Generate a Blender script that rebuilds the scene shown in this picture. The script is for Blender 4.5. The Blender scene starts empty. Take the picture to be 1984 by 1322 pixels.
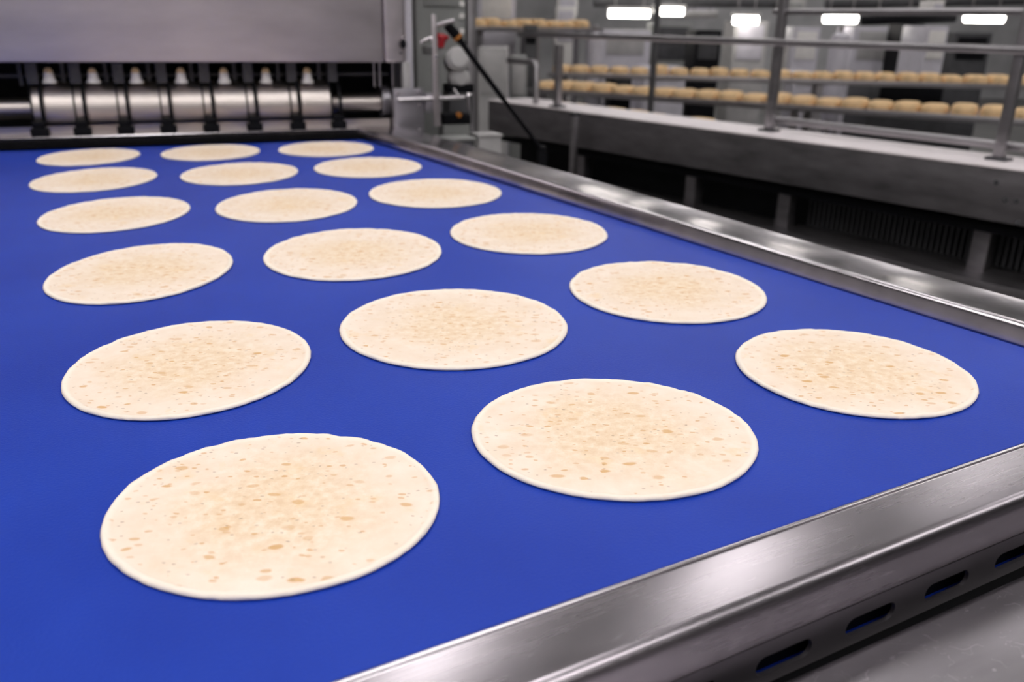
import bpy, bmesh, math, random
from mathutils import Vector, Matrix, noise
random.seed(7)
sc = bpy.context.scene
COL = sc.collection
R = math.radians
PI = math.pi

# ------------------------------------------------------------------ camera
W, H = 1984.0, 1322.0
FPX, PITCH, ROLL = 1650.4677, 0.3572158, 0.0168251
ZB = 0.95                                   # belt height
CAM = Vector((0, 0, 1.27912))
fw = Vector((0, math.cos(PITCH), -math.sin(PITCH)))
r0 = Vector((1, 0, 0)); u0 = r0.cross(fw)
rt = r0 * math.cos(ROLL) + u0 * math.sin(ROLL)
up = u0 * math.cos(ROLL) - r0 * math.sin(ROLL)
cd = bpy.data.cameras.new('camera'); co = bpy.data.objects.new('camera', cd); COL.objects.link(co)
m = Matrix((rt, up, -fw)).transposed().to_4x4(); m.translation = CAM
co.matrix_world = m
cd.sensor_width = 36; cd.lens = FPX * 36 / W; cd.clip_start = 0.02; cd.clip_end = 100
cd.dof.use_dof = True; cd.dof.focus_distance = 0.76; cd.dof.aperture_fstop = 5.8
sc.camera = co
sc.view_settings.view_transform = 'Standard'; sc.view_settings.look = 'None'
sc.view_settings.gamma = 1; sc.view_settings.exposure = 0.80
sc.view_settings.use_curve_mapping = False

def ray(x, y): return fw + rt * ((x - W/2)/FPX) - up * ((y - H/2)/FPX)
def atz(x, y, z): d = ray(x, y); return CAM + d * ((z - CAM.z)/d.z)
def atD(x, y, D): return CAM + ray(x, y) * D
class Frame:
    """a vertical reference plane: u along yaw, n behind it, z up"""
    def __init__(s, x, y, yaw):
        s.o = Vector((x, y, 0)); s.yaw = R(yaw)
        s.u = Vector((math.cos(s.yaw), math.sin(s.yaw), 0)); s.n = Vector((-math.sin(s.yaw), math.cos(s.yaw), 0))
    def hit(s, px, py, n=0.0):
        d = ray(px, py); t = ((s.o - CAM).dot(s.n) + n) / d.dot(s.n)
        return s.loc(CAM + d*t)
    def loc(s, P):
        q = Vector(P) - s.o; return Vector((q.dot(s.u), q.dot(s.n), P[2]))
    def w(s, u, n, z): return s.o + s.u*u + s.n*n + Vector((0, 0, z))

# ------------------------------------------------------------------ materials
def nmat(name):
    mt = bpy.data.materials.new(name); mt.use_nodes = True
    nt = mt.node_tree; b = nt.nodes['Principled BSDF']
    return mt, nt, b
def nd(nt, t, **k):
    n = nt.nodes.new(t)
    for a, v in k.items():
        if a in n.inputs.keys(): n.inputs[a].default_value = v
        else: setattr(n, a, v)
    return n
def mapped(nt, scale, coord='Object', rnd=False):
    tc = nd(nt, 'ShaderNodeTexCoord'); mp = nd(nt, 'ShaderNodeMapping'); mp.inputs['Scale'].default_value = scale
    nt.links.new(tc.outputs[coord], mp.inputs['Vector'])
    return mp.outputs['Vector']
def ramp(nt, fac, stops):
    r = nd(nt, 'ShaderNodeValToRGB'); e = r.color_ramp.elements
    while len(e) < len(stops): e.new(0.5)
    for i, (p, c) in enumerate(stops):
        e[i].position = p; e[i].color = (c[0], c[1], c[2], 1) if len(c) == 3 else c
    nt.links.new(fac, r.inputs[0]); return r.outputs[0]
def math_n(nt, op, a, b=None, c=None):
    n = nd(nt, 'ShaderNodeMath', operation=op)
    for i, v in enumerate((a, b, c)):
        if v is None: continue
        if isinstance(v, (int, float)): n.inputs[i].default_value = v
        else: nt.links.new(v, n.inputs[i])
    return n.outputs[0]
def mix(nt, fac, a, b, bt='MIX'):
    n = nd(nt, 'ShaderNodeMix', data_type='RGBA', blend_type=bt)
    for s, v in ((n.inputs[0], fac), (n.inputs[6], a), (n.inputs[7], b)):
        if isinstance(v, (int, float)): s.default_value = v
        elif isinstance(v, tuple): s.default_value = (*v, 1)
        else: nt.links.new(v, s)
    return n.outputs[2]
def bump(nt, b, h, strength, dist):
    n = nd(nt, 'ShaderNodeBump'); n.inputs['Strength'].default_value = strength; n.inputs['Distance'].default_value = dist
    nt.links.new(h, n.inputs['Height']); nt.links.new(n.outputs[0], b.inputs['Normal'])
def noise_n(nt, vec, scale, detail=3, rough=0.55):
    n = nd(nt, 'ShaderNodeTexNoise'); n.inputs['Scale'].default_value = scale; n.inputs['Detail'].default_value = detail
    n.inputs['Roughness'].default_value = rough; nt.links.new(vec, n.inputs['Vector']); return n.outputs['Fac']

def steel(name, col, rough=0.3, grain=(3, 260, 260), gb=0.05, rvar=0.1, scratch=0.0, blotch=0.12):
    mt, nt, b = nmat(name)
    b.inputs['Metallic'].default_value = 1
    v = mapped(nt, grain); g = noise_n(nt, v, 1.0, 4, 0.6)
    v2 = mapped(nt, (6, 22, 22)); bl = noise_n(nt, v2, 1.0, 4, 0.6)
    lo = tuple(c*(1-blotch) for c in col); hi = tuple(min(1, c*(1+blotch)) for c in col)
    c1 = ramp(nt, bl, [(0.3, lo), (0.7, hi)])
    rr = math_n(nt, 'MULTIPLY_ADD', bl, rvar*2, rough - rvar)
    rr = math_n(nt, 'MULTIPLY_ADD', g, rvar, rr)
    h = g
    if scratch:
        v3 = mapped(nt, (1, 1, 1)); n1 = noise_n(nt, v3, 30, 2, 0.5); n2 = noise_n(nt, v3, 55, 3, 0.5)
        s1 = math_n(nt, 'LESS_THAN', math_n(nt, 'ABSOLUTE', math_n(nt, 'SUBTRACT', n1, 0.5)), 0.005)
        s2 = math_n(nt, 'LESS_THAN', math_n(nt, 'ABSOLUTE', math_n(nt, 'SUBTRACT', n2, 0.47)), 0.0045)
        brk = math_n(nt, 'GREATER_THAN', noise_n(nt, v3, 70, 2), 0.52)
        s = math_n(nt, 'MULTIPLY', math_n(nt, 'MAXIMUM', s1, s2), brk)
        c1 = mix(nt, math_n(nt, 'MULTIPLY', s, scratch), c1, tuple(min(1, c*1.5) for c in col))
        rr = math_n(nt, 'MULTIPLY_ADD', s, 0.05, rr)
    nt.links.new(c1, b.inputs['Base Color']); nt.links.new(rr, b.inputs['Roughness'])
    bump(nt, b, h, gb, 0.002)
    return mt
def plain(name, col, rough=0.5, metal=0.0, var=0.15, scale=6, spec=0.5, bumpy=0.0, bscale=40):
    mt, nt, b = nmat(name)
    v = mapped(nt, (1, 1, 1)); n = noise_n(nt, v, scale, 4)
    c = ramp(nt, n, [(0.3, tuple(x*(1-var) for x in col)), (0.7, tuple(min(1, x*(1+var)) for x in col))])
    nt.links.new(c, b.inputs['Base Color']); b.inputs['Roughness'].default_value = rough
    b.inputs['Metallic'].default_value = metal; b.inputs['Specular IOR Level'].default_value = spec
    if bumpy: bump(nt, b, noise_n(nt, v, bscale, 3), bumpy, 0.003)
    return mt
def emit(name, col, s):
    mt, nt, b = nmat(name); b.inputs['Base Color'].default_value = (0.9, 0.9, 0.9, 1)
    b.inputs['Emission Color'].default_value = (*col, 1); b.inputs['Emission Strength'].default_value = s
    return mt

M = {}
M['rail'] = steel('brushed_rail_steel', (0.40, 0.37, 0.40), 0.25, (5, 420, 420), 0.014, 0.04, 0.0, 0.13)
M['side'] = steel('bright_rail_steel', (0.70, 0.665, 0.70), 0.17, (300, 3, 300), 0.012, 0.06, 0, 0.12)
M['edge'] = steel('polished_steel', (0.66, 0.63, 0.66), 0.22, (4, 200, 200), 0.0, 0.04, 0, 0.05)
M['slot'] = steel('dull_slotted_steel', (0.24, 0.22, 0.245), 0.40, (8, 200, 200), 0.04, 0.06, 0, 0.12)
M['shelf'] = steel('scratched_steel', (0.40, 0.375, 0.405), 0.30, (14, 90, 90), 0.012, 0.05, 0.9, 0.16)
M['hood'] = steel('hood_steel', (0.58, 0.54, 0.56), 0.36, (6, 6, 160), 0.03, 0.07, 0, 0.07)
M['roller'] = steel('roller_steel', (0.50, 0.455, 0.43), 0.34, (6, 120, 120), 0.01, 0.05, 0, 0.05)
M['plate'] = steel('grey_plate_steel', (0.38, 0.365, 0.40), 0.4, (20, 90, 90), 0.03, 0.05, 0, 0.08)
M['table'] = steel('table_fascia_steel', (0.30, 0.285, 0.30), 0.42, (2, 60, 60), 0.04, 0.08, 0, 0.25)
M['tube'] = steel('railing_steel', (0.40, 0.385, 0.40), 0.38, (30, 30, 30), 0.02, 0.06, 0, 0.12)
M['tabletop'] = plain('pale_worktop', (0.82, 0.76, 0.78), 0.5, 0, 0.08, 9)
M['black'] = plain('black_rubber', (0.005, 0.005, 0.007), 0.6, 0, 0.2, 30, 0.12)
M['mouth_shade'] = plain('matt_black_mouth_shade', (0.003, 0.003, 0.004), 0.95, 0, 0.2, 30, 0.03)  # near-black base stands in for shade under the front bar
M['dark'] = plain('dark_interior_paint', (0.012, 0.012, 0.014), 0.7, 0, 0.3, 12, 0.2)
M['darkgrey'] = plain('charcoal_paint', (0.06, 0.06, 0.066), 0.5, 0, 0.2, 12)
M['grey'] = plain('grey_enamel', (0.26, 0.265, 0.26), 0.45, 0, 0.12, 8)
M['lightgrey'] = plain('light_grey_enamel', (0.42, 0.41, 0.41), 0.45, 0, 0.12, 8)
M['lilac'] = plain('pale_grey_panel', (0.58, 0.56, 0.62), 0.4, 0, 0.10, 6)
M['white'] = plain('white_plastic', (0.80, 0.78, 0.76), 0.4, 0, 0.06, 20)
M['cream'] = plain('amber_bell_tip', (0.75, 0.56, 0.30), 0.4, 0, 0.1, 20)  # tan upper end of the bells that stand in for lit gaps
M['red'] = plain('red_plastic', (0.42, 0.012, 0.02), 0.4, 0, 0.1, 20)
M['orange'] = plain('orange_plastic', (0.42, 0.15, 0.02), 0.5, 0, 0.1, 20)
M['bread'] = plain('toasted_flatbread', (0.74, 0.52, 0.29), 0.75, 0, 0.22, 22, 0.2, 0.3, 60)
M['lamp'] = emit('tube_glow', (1.0, 0.95, 0.88), 7.0)
M['ceil_lamp'] = emit('ceiling_tube_glow', (1.0, 0.965, 0.95), 7.2)

def m_floor():
    mt, nt, b = nmat('sealed_concrete'); v = mapped(nt, (1, 1, 1))
    c = ramp(nt, noise_n(nt, v, 1.3, 6), [(0.3, (0.10, 0.10, 0.10)), (0.7, (0.16, 0.155, 0.15))])
    nt.links.new(c, b.inputs['Base Color']); b.inputs['Roughness'].default_value = 0.45; return mt
M['floor'] = m_floor()
M['wall'] = plain('grey_wall_panel', (0.58, 0.555, 0.56), 0.6, 0, 0.1, 0.8)
M['wallback'] = plain('dim_wall_panel', (0.44, 0.44, 0.45), 0.6, 0, 0.25, 1.2)
M['ceiling'] = plain('ceiling_paint', (0.20, 0.20, 0.205), 0.7, 0, 0.08, 0.8)

def m_belt():
    mt, nt, b = nmat('blue_belt_polyurethane'); v = mapped(nt, (1, 1, 1))
    big = noise_n(nt, v, 5, 3); fine = noise_n(nt, v, 420, 2, 0.6)
    c = ramp(nt, big, [(0.3, (0.004, 0.034, 0.35)), (0.7, (0.008, 0.046, 0.41))])
    c = mix(nt, math_n(nt, 'MULTIPLY', math_n(nt, 'GREATER_THAN', noise_n(nt, v, 900, 2), 0.73), 0.35), c, (0.10, 0.16, 0.55))
    nt.links.new(c, b.inputs['Base Color']); b.inputs['Roughness'].default_value = 0.5
    b.inputs['Specular IOR Level'].default_value = 0.3
    bump(nt, b, fine, 0.5, 0.0008); return mt
M['belt'] = m_belt()

def m_tortilla():
    mt, nt, b = nmat('flour_tortilla'); L = nt.links
    tc = nd(nt, 'ShaderNodeTexCoord'); oi = nd(nt, 'ShaderNodeObjectInfo')
    off = nd(nt, 'ShaderNodeVectorMath', operation='MULTIPLY_ADD')
    cb = nd(nt, 'ShaderNodeCombineXYZ')
    L.new(oi.outputs['Random'], cb.inputs[0]); L.new(math_n(nt, 'MULTIPLY', oi.outputs['Random'], 7.3), cb.inputs[1])
    L.new(cb.outputs[0], off.inputs[0]); off.inputs[1].default_value = (5, 5, 0); L.new(tc.outputs['Object'], off.inputs[2])
    P = off.outputs[0]
    # radius for the broad toasted heart of the disc
    ln = nd(nt, 'ShaderNodeVectorMath', operation='LENGTH'); L.new(tc.outputs['Object'], ln.inputs[0])
    rad = ln.outputs['Value']
    wob = math_n(nt, 'MULTIPLY_ADD', noise_n(nt, P, 14, 3), 0.07, -0.035)
    rr = math_n(nt, 'ADD', rad, wob)
    heart = nd(nt, 'ShaderNodeMapRange', interpolation_type='SMOOTHSTEP')
    L.new(rr, heart.inputs[0]); heart.inputs[1].default_value = 0.115; heart.inputs[2].default_value = 0.03
    mott = noise_n(nt, P, 110, 5, 0.68); mott2 = noise_n(nt, P, 30, 4, 0.6)
    base = ramp(nt, mott2, [(0.3, (0.85, 0.705, 0.565)), (0.7, (0.92, 0.80, 0.69))])
    toast = ramp(nt, mott, [(0.34, (0.77, 0.56, 0.35)), (0.5, (0.84, 0.665, 0.47)), (0.66, (0.91, 0.78, 0.63))])
    c = mix(nt, math_n(nt, 'MULTIPLY', heart.outputs[0], 0.85), base, toast)
    # griddle patches
    patch = nd(nt, 'ShaderNodeMapRange', interpolation_type='SMOOTHSTEP'); L.new(noise_n(nt, P, 26, 4, 0.65), patch.inputs[0])
    patch.inputs[1].default_value = 0.56; patch.inputs[2].default_value = 0.72
    c = mix(nt, math_n(nt, 'MULTIPLY', patch.outputs[0], 0.5), c, (0.84, 0.62, 0.36))
    # brown spots in three sizes
    st = nd(nt, 'ShaderNodeVectorMath', operation='MULTIPLY'); L.new(P, st.inputs[0]); st.inputs[1].default_value = (0.72, 1.25, 1)
    for scale, thr, size, col, k in ((70, 0.78, 0.30, (0.66, 0.36, 0.11), 0.75), (135, 0.82, 0.31, (0.66, 0.36, 0.13), 0.7), (210, 0.93, 0.28, (0.36, 0.22, 0.14), 0.6)):
        wv = nd(nt, 'ShaderNodeVectorMath', operation='MULTIPLY_ADD')
        nz = nd(nt, 'ShaderNodeTexNoise'); nz.inputs['Scale'].default_value = scale*1.6; L.new(st.outputs[0], nz.inputs['Vector'])
        L.new(nz.outputs['Color'], wv.inputs[0]); wv.inputs[1].default_value = (0.35/scale,)*3; L.new(st.outputs[0], wv.inputs[2])
        vo = nd(nt, 'ShaderNodeTexVoronoi'); vo.inputs['Scale'].default_value = scale; vo.inputs['Randomness'].default_value = 0.9
        vo.voronoi_dimensions = '2D'
        L.new(wv.outputs[0], vo.inputs['Vector'])
        sp = nd(nt, 'ShaderNodeSeparateColor'); L.new(vo.outputs['Color'], sp.inputs[0])
        clus = noise_n(nt, P, 17, 2)
        pick = math_n(nt, 'GREATER_THAN', math_n(nt, 'MULTIPLY_ADD', clus, 0.45, sp.outputs[0]), thr + 0.22)
        sz = math_n(nt, 'MULTIPLY_ADD', sp.outputs[1], size*0.7, size*0.45)
        inn = nd(nt, 'ShaderNodeMapRange', interpolation_type='SMOOTHSTEP'); L.new(math_n(nt, 'DIVIDE', vo.outputs['Distance'], sz), inn.inputs[0])
        inn.inputs[1].default_value = 1.0; inn.inputs[2].default_value = 0.55
        a = math_n(nt, 'MULTIPLY', math_n(nt, 'MULTIPLY', pick, inn.outputs[0]), math_n(nt, 'MULTIPLY_ADD', sp.outputs[2], 0.6*k, 0.45*k))
        c = mix(nt, a, c, col)
    rel = nd(nt, 'ShaderNodeVectorMath', operation='LENGTH'); L.new(tc.outputs['UV'], rel.inputs[0])
    rimm = nd(nt, 'ShaderNodeMapRange', interpolation_type='SMOOTHSTEP'); L.new(rel.outputs['Value'], rimm.inputs[0])
    rimm.inputs[1].default_value = 0.935; rimm.inputs[2].default_value = 0.965
    c = mix(nt, math_n(nt, 'MULTIPLY', rimm.outputs[0], 0.85), c, (0.93, 0.84, 0.73))
    L.new(c, b.inputs['Base Color']); b.inputs['Roughness'].default_value = 0.75; b.inputs['Specular IOR Level'].default_value = 0.2
    bump(nt, b, math_n(nt, 'ADD', mott, mott2), 0.35, 0.0012); return mt
M['tortilla'] = m_tortilla()

# ------------------------------------------------------------------ mesh helpers
def link(o, parent=None):
    COL.objects.link(o)
    if parent: o.parent = parent
    return o
def tag(o, label=None, cat=None, group=None, kind=None):
    for k, v in (('label', label), ('category', cat), ('group', group), ('kind', kind)):
        if v: o[k] = v
    return o
def thing(name, label, cat, loc=(0, 0, 0), rz=0.0, group=None):
    o = bpy.data.objects.new(name, None); o.location = loc; o.rotation_euler = (0, 0, rz); o.empty_display_size = 0.1
    link(o); return tag(o, label, cat, group)
class MB:
    def __init__(s): s.b = bmesh.new()
    def quad_hull(s, vs, faces):
        v = [s.b.verts.new(p) for p in vs]
        for f in faces: s.b.faces.new([v[i] for i in f])
        return v
    def box(s, x0, x1, y0, y1, z0, z1, mat=None):
        vs = [Vector((x, y, z)) for z in (z0, z1) for x, y in ((x0, y0), (x1, y0), (x1, y1), (x0, y1))]
        if mat: vs = [mat @ p for p in vs]
        s.quad_hull(vs, [(3, 2, 1, 0), (4, 5, 6, 7), (0, 1, 5, 4), (1, 2, 6, 5), (2, 3, 7, 6), (3, 0, 4, 7)]); return s
    def tube(s, pts, r, seg=12, cap=True):
        pts = [Vector(p) for p in pts]; rings = []; n = len(pts)
        rs = r if isinstance(r, (list, tuple)) else [r]*n
        ref = None
        for i, p in enumerate(pts):
            t = (pts[min(i+1, n-1)] - pts[max(i-1, 0)]).normalized()
            if ref is None: ref = Vector((0, 0, 1)) if abs(t.z) < 0.9 else Vector((1, 0, 0))
            a = (ref - t*ref.dot(t)).normalized(); c = t.cross(a); ref = a
            rings.append([s.b.verts.new(p + (a*math.cos(2*PI*k/seg) + c*math.sin(2*PI*k/seg))*rs[i]) for k in range(seg)])
        for i in range(n-1):
            for k in range(seg):
                s.b.faces.new((rings[i][k], rings[i][(k+1) % seg], rings[i+1][(k+1) % seg], rings[i+1][k]))
        if cap: s.b.faces.new(rings[0][::-1]); s.b.faces.new(rings[-1])
        return s
    def lathe(s, prof, mat=None, seg=24):
        mat = mat or Matrix.Identity(4); rings = []
        for r, z in prof:
            if r < 1e-6: rings.append([s.b.verts.new(mat @ Vector((0, 0, z)))])
            else: rings.append([s.b.verts.new(mat @ Vector((r*math.cos(2*PI*k/seg), r*math.sin(2*PI*k/seg), z))) for k in range(seg)])
        for a, c in zip(rings, rings[1:]):
            for k in range(seg):
                k2 = (k+1) % seg
                if len(a) == 1 and len(c) == 1: continue
                if len(a) == 1: s.b.faces.new((a[0], c[k2], c[k]))
                elif len(c) == 1: s.b.faces.new((a[k], a[k2], c[0]))
                else: s.b.faces.new((a[k], a[k2], c[k2], c[k]))
        if len(rings[0]) > 1: s.b.faces.new(rings[0])
        if len(rings[-1]) > 1: s.b.faces.new(rings[-1])
        return s
    def loft(s, sections, closed=True, caps=True):
        """sections: lists of points, skinned in order"""
        rings = [[s.b.verts.new(p) for p in q] for q in sections]; n = len(rings[0])
        for a, c in zip(rings, rings[1:]):
            for k in range(n if closed else n-1):
                s.b.faces.new((a[k], a[(k+1) % n], c[(k+1) % n], c[k]))
        if caps and closed: s.b.faces.new(rings[0][::-1]); s.b.faces.new(rings[-1])
        return s
    def bevel(s, w, seg=2, ang=30):
        s.b.normal_update()
        es = [e for e in s.b.edges if len(e.link_faces) == 2 and e.calc_face_angle(0) > R(ang)]
        bmesh.ops.bevel(s.b, geom=es, offset=w, segments=seg, affect='EDGES', profile=0.6); return s
    def build(s, name, mat, parent=None, smooth=35, loc=None, rz=None):
        bmesh.ops.recalc_face_normals(s.b, faces=s.b.faces)
        me = bpy.data.meshes.new(name); s.b.to_mesh(me); s.b.free()
        me.materials.append(M[mat] if isinstance(mat, str) else mat)
        if smooth:
            me.polygons.foreach_set('use_smooth', [True]*len(me.polygons))
            try: me.set_sharp_from_angle(angle=R(smooth))
            except Exception: pass
        o = bpy.data.objects.new(name, me); link(o, parent)
        if loc is not None: o.location = loc
        if rz is not None: o.rotation_euler = (0, 0, rz)
        return o
def rotx(a): return Matrix.Rotation(a, 4, 'X')
def roty(a): return Matrix.Rotation(a, 4, 'Y')
def T(x, y, z): return Matrix.Translation((x, y, z))

# ------------------------------------------------------------------ the room
X0, X1, Y0, Y1, ZC = -7.0, 14.0, -5.0, 18.0, 4.4
def structure(name, mb, mat): return tag(mb.build(name, mat, None, 0), kind='structure')
structure('floor', MB().box(X0, X1, Y0, Y1, -0.1, 0), 'floor')
structure('ceiling', MB().box(X0, X1, Y0, Y1, ZC, ZC+0.1), 'ceiling')
structure('wall_back', MB().box(X0, X1, Y1, Y1+0.1, 0, ZC), 'wallback')
structure('wall_front', MB().box(X0, X1, Y0-0.1, Y0, 0, ZC), 'wall')
structure('wall_left', MB().box(X0-0.1, X0, Y0, Y1, 0, ZC), 'wall')
structure('wall_right', MB().box(X1, X1+0.1, Y0, Y1, 0, ZC), 'wallback')

# ceiling lights out of view: some read off rail glints, others added for brightness
LAMPS = [(-0.5, 4.4), (1.65, 5.0), (4.2, 6.8), (-2.4, -0.4), (-0.9, -0.4), (0.75, -0.4), (2.4, -0.4), (-0.9, 1.5), (0.75, 1.4), (-2.6, 1.6),
         (-2.4, -3.6), (-0.2, -3.6), (2.2, -3.6), (4.4, -3.4), (-0.9, -2.0), (0.75, -2.0), (2.4, -2.0), (4.4, 4.2), (4.0, 1.4),
         (5.6, 2.6), (6.9, 11.2), (5.1, 15.2), (3.4, 16.9), (8.4, 6.0), (9.4, 13.0), (1.0, 10.4), (1.2, 14.2), (3.0, 12.0), (6.2, 7.6), (11.0, 9.0), (0.3, 8.0), (2.2, 8.6), (7.6, 4.2), (5.4, 12.4), (7.6, 16.0)]
lamp0 = None
for (x, y) in LAMPS:
    if lamp0 is None:
        lamp0 = thing('unseen_ceiling_light', 'long white ceiling lamp with flat diffuser, unseen above the production hall', 'ceiling light', (x, y, ZC), R(90), 'ceiling lamps')
        hb = MB().box(-0.78, 0.78, -0.19, 0.19, -0.07, 0).build('housing', 'white', lamp0, 0)
        MB().box(-0.75, 0.75, -0.16, 0.16, -0.085, -0.0705).bevel(0.006).build('diffuser', 'ceil_lamp', lamp0, 0)
    else:
        c = lamp0.copy(); COL.objects.link(c); c.location = (x, y, ZC)
        for ch in list(lamp0.children):
            d = ch.copy(); COL.objects.link(d); d.parent = c

# ------------------------------------------------------------------ the conveyor in front
NY = R(29.0)                                        # direction of the near end rail
NF = Frame(-0.0933, 0.3596, 29.0)                   # on the belt's near edge
SF = Frame(0.379, 1.198, -58.6)                     # on the belt's right edge: u toward the camera, n to the right of the belt
conv = thing('belt_conveyor', 'wide flat conveyor with bright blue belt and brushed steel rails in foreground', 'conveyor', (NF.o.x, NF.o.y, 0), NY)
def L(P): q = NF.loc(P); return q                    # world -> conveyor-local
def cross(f, u0_, n0_, g, n1_):
    """point on line n=n0_ of frame f that lies on line n=n1_ of frame g"""
    a = f.w(0, n0_, 0); d = f.u; t = ((g.o - a).dot(g.n) + n1_)/d.dot(g.n); return a + d*t
nearR = cross(NF, 0, 0, SF, 0); nearL = NF.w(-0.75, 0, 0)
WB = 1.28
farR = SF.w(-1.85, 0, 0); farL = SF.w(-1.85, -WB, 0); nearL = cross(NF, 0, 0, SF, -WB)
def belt_slab(z0, z1, inset=0.0):
    mb = MB(); n = 12
    cs = [L(p) for p in (nearL, nearR, farR, farL)]
    mb.quad_hull([Vector((c.x, c.y, z)) for z in (z0, z1) for c in cs],
                 [(3, 2, 1, 0), (4, 5, 6, 7), (0, 1, 5, 4), (1, 2, 6, 5), (2, 3, 7, 6), (3, 0, 4, 7)])
    return mb
belt_slab(ZB-0.004, ZB).build('belt', 'belt', conv, 0)
rb = [L(p) for p in (cross(NF, 0, -0.052, SF, -WB), cross(NF, 0, -0.052, SF, 0), farR, farL)]
rbm = MB(); rbm.quad_hull([Vector((c.x, c.y, z)) for z in (ZB-0.074, ZB-0.070) for c in rb], [(3, 2, 1, 0), (4, 5, 6, 7), (0, 1, 5, 4), (1, 2, 6, 5), (2, 3, 7, 6), (3, 0, 4, 7)])
rbm.build('return_belt', 'belt', conv, 0)
# near end rail: lip, broad top, rolled front edge, front face
nx0 = -0.75; nx1 = L(nearR).x + 0.118
def prism(profile, x0, x1, step=0.05):
    n = max(2, int((x1-x0)/step)); return MB().loft([[Vector((x0+(x1-x0)*i/n, p[0], p[1])) for p in profile] for i in range(n+1)])
def arc(cy, cz, r, a0, a1, k): return [(cy + r*math.cos(R(a0+(a1-a0)*i/k)), cz + r*math.sin(R(a0+(a1-a0)*i/k))) for i in range(k+1)]
lip = [(-0.0025, ZB-0.012), (-0.0025, ZB+0.001)] + arc(-0.0045, ZB+0.001, 0.002, 0, 180, 6)[1:] + [(-0.0095, ZB-0.0005), (-0.0095, ZB-0.012)]
prism(lip, nx0, nx1).build('rail_lip', 'edge', conv)
zt = ZB + 0.005; yo = -0.0615; re = 0.009
top = [(-0.0105, ZB-0.014), (-0.0105, zt-0.001), (-0.0115, zt)] + arc(yo+re, zt-re, re, 90, 180, 8) + [(yo, ZB-0.027), (yo+0.003, ZB-0.027), (yo+0.003, ZB-0.014)]
prism(top, nx0, nx1).build('end_rail', 'rail', conv)
# slotted plate below it, with real slots
def slotted(x0, x1, zlo, zhi, y0, y1, centres, zc, hl, hh):
    bm = bmesh.new(); K = 8
    def loop(cx):
        pts = []
        for i in range(K+1):
            a = R(-90 + 180*i/K); pts.append((cx+hl-hh + hh*math.cos(a), zc + hh*math.sin(a)))
        for i in range(K+1):
            a = R(90 + 180*i/K); pts.append((cx-hl+hh + hh*math.cos(a), zc + hh*math.sin(a)))
        return pts
    xs = [x0] + [(a+b)/2 for a, b in zip(centres, centres[1:])] + [x1]
    def V(x, z, y): return bm.verts.new((x, y, z))
    for i, cx in enumerate(centres):
        lp = loop(cx); n = len(lp); a, b = xs[i], xs[i+1]
        def outer(x, z):
            dx, dz = x-cx, z-zc
            return None
        ob = []
        for (x, z) in lp:                            # matching points on the cell's border
            if x > cx+hl-hh+1e-6: ob.append((b, z + (z-zc)/hh*((zhi-zc if z > zc else zc-zlo)-hh)))
            elif x < cx-hl+hh-1e-6: ob.append((a, z + (z-zc)/hh*((zhi-zc if z > zc else zc-zlo)-hh)))
            else:
                ob.append((b if x > cx else a, zhi if z > zc else zlo))
        for y, flip in ((y0, 0), (y1, 1)):
            vi = [V(x, z, y) for x, z in lp]; vo = [V(x, z, y) for x, z in ob]
            for k in range(n):
                k2 = (k+1) % n
                try: bm.faces.new((vi[k], vi[k2], vo[k2], vo[k]))
                except ValueError: pass
        f0 = [V(x, z, y0) for x, z in lp]; f1 = [V(x, z, y1) for x, z in lp]
        for k in range(n):
            k2 = (k+1) % n; bm.faces.new((f0[k], f0[k2], f1[k2], f1[k]))
    for z in (zlo, zhi):
        bm.faces.new((V(x0, z, y0), V(x1, z, y0), V(x1, z, y1), V(x0, z, y1)))
    for x in (x0, x1):
        bm.faces.new((V(x, zlo, y0), V(x, zhi, y0), V(x, zhi, y1), V(x, zlo, y1)))
    bmesh.ops.remove_doubles(bm, verts=bm.verts, dist=1e-5)
    mb = MB(); mb.b.free(); mb.b = bm; return mb
cen = [0.2755 + 0.0805*k for k in range(-6, 9)]
cen = [c for c in cen if nx0+0.05 < c < nx1-0.05]
slotted(cen[0]-0.04, cen[-1]+0.04, ZB-0.063, ZB-0.0285, yo+0.0005, yo+0.0035, cen, ZB-0.0475, 0.0245, 0.0072).build('slotted_panel', 'slot', conv, 30)
MB().box(nx0, nx1, yo+0.004, yo+0.007, ZB-0.105, ZB-0.0635).build('gap_shade_strip', 'black', conv, 0)  # black strip standing in for the shaded gap above the shelf
MB().box(nx0, nx1, -0.0445, -0.038, ZB-0.0695, ZB-0.014).build('inner_plate', 'black', conv, 0)
# right side rail: lofted so that its inner face stands a little taller toward the machine
def side_section(u):
    t = min(1, max(0, (-u)/1.1))                     # 0 near, 1 at the machine
    zr = ZB + 0.022 + 0.008*t; o = 0.014 + 0.006*t; w = 0.112 + 0.022*t; e = 0.006
    pts = [(o-0.007, ZB-0.02), (o-0.007, ZB+0.004), (o-0.0025, zr-e)]
    pts += [(o-0.0025+e*(1-math.cos(R(a))), zr-e+e*math.sin(R(a))) for a in (30, 60, 90)]
    pts += [(o+0.010, zr), (o+0.013, zr-0.0012), (w-0.004, zr-0.0012), (w, zr-0.005), (w, ZB-0.03), (w-0.003, ZB-0.03), (w-0.003, ZB-0.02)]
    return [L(SF.w(u, n, z)) for n, z in pts]
uE = SF.loc(nearR)[0] - 0.002
NS = 60
rail = MB().loft([side_section(-1.72 + (uE+1.72)*i/NS) for i in range(NS+1)])
sr = rail.build('side_rail', 'side', conv, 40)
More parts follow.
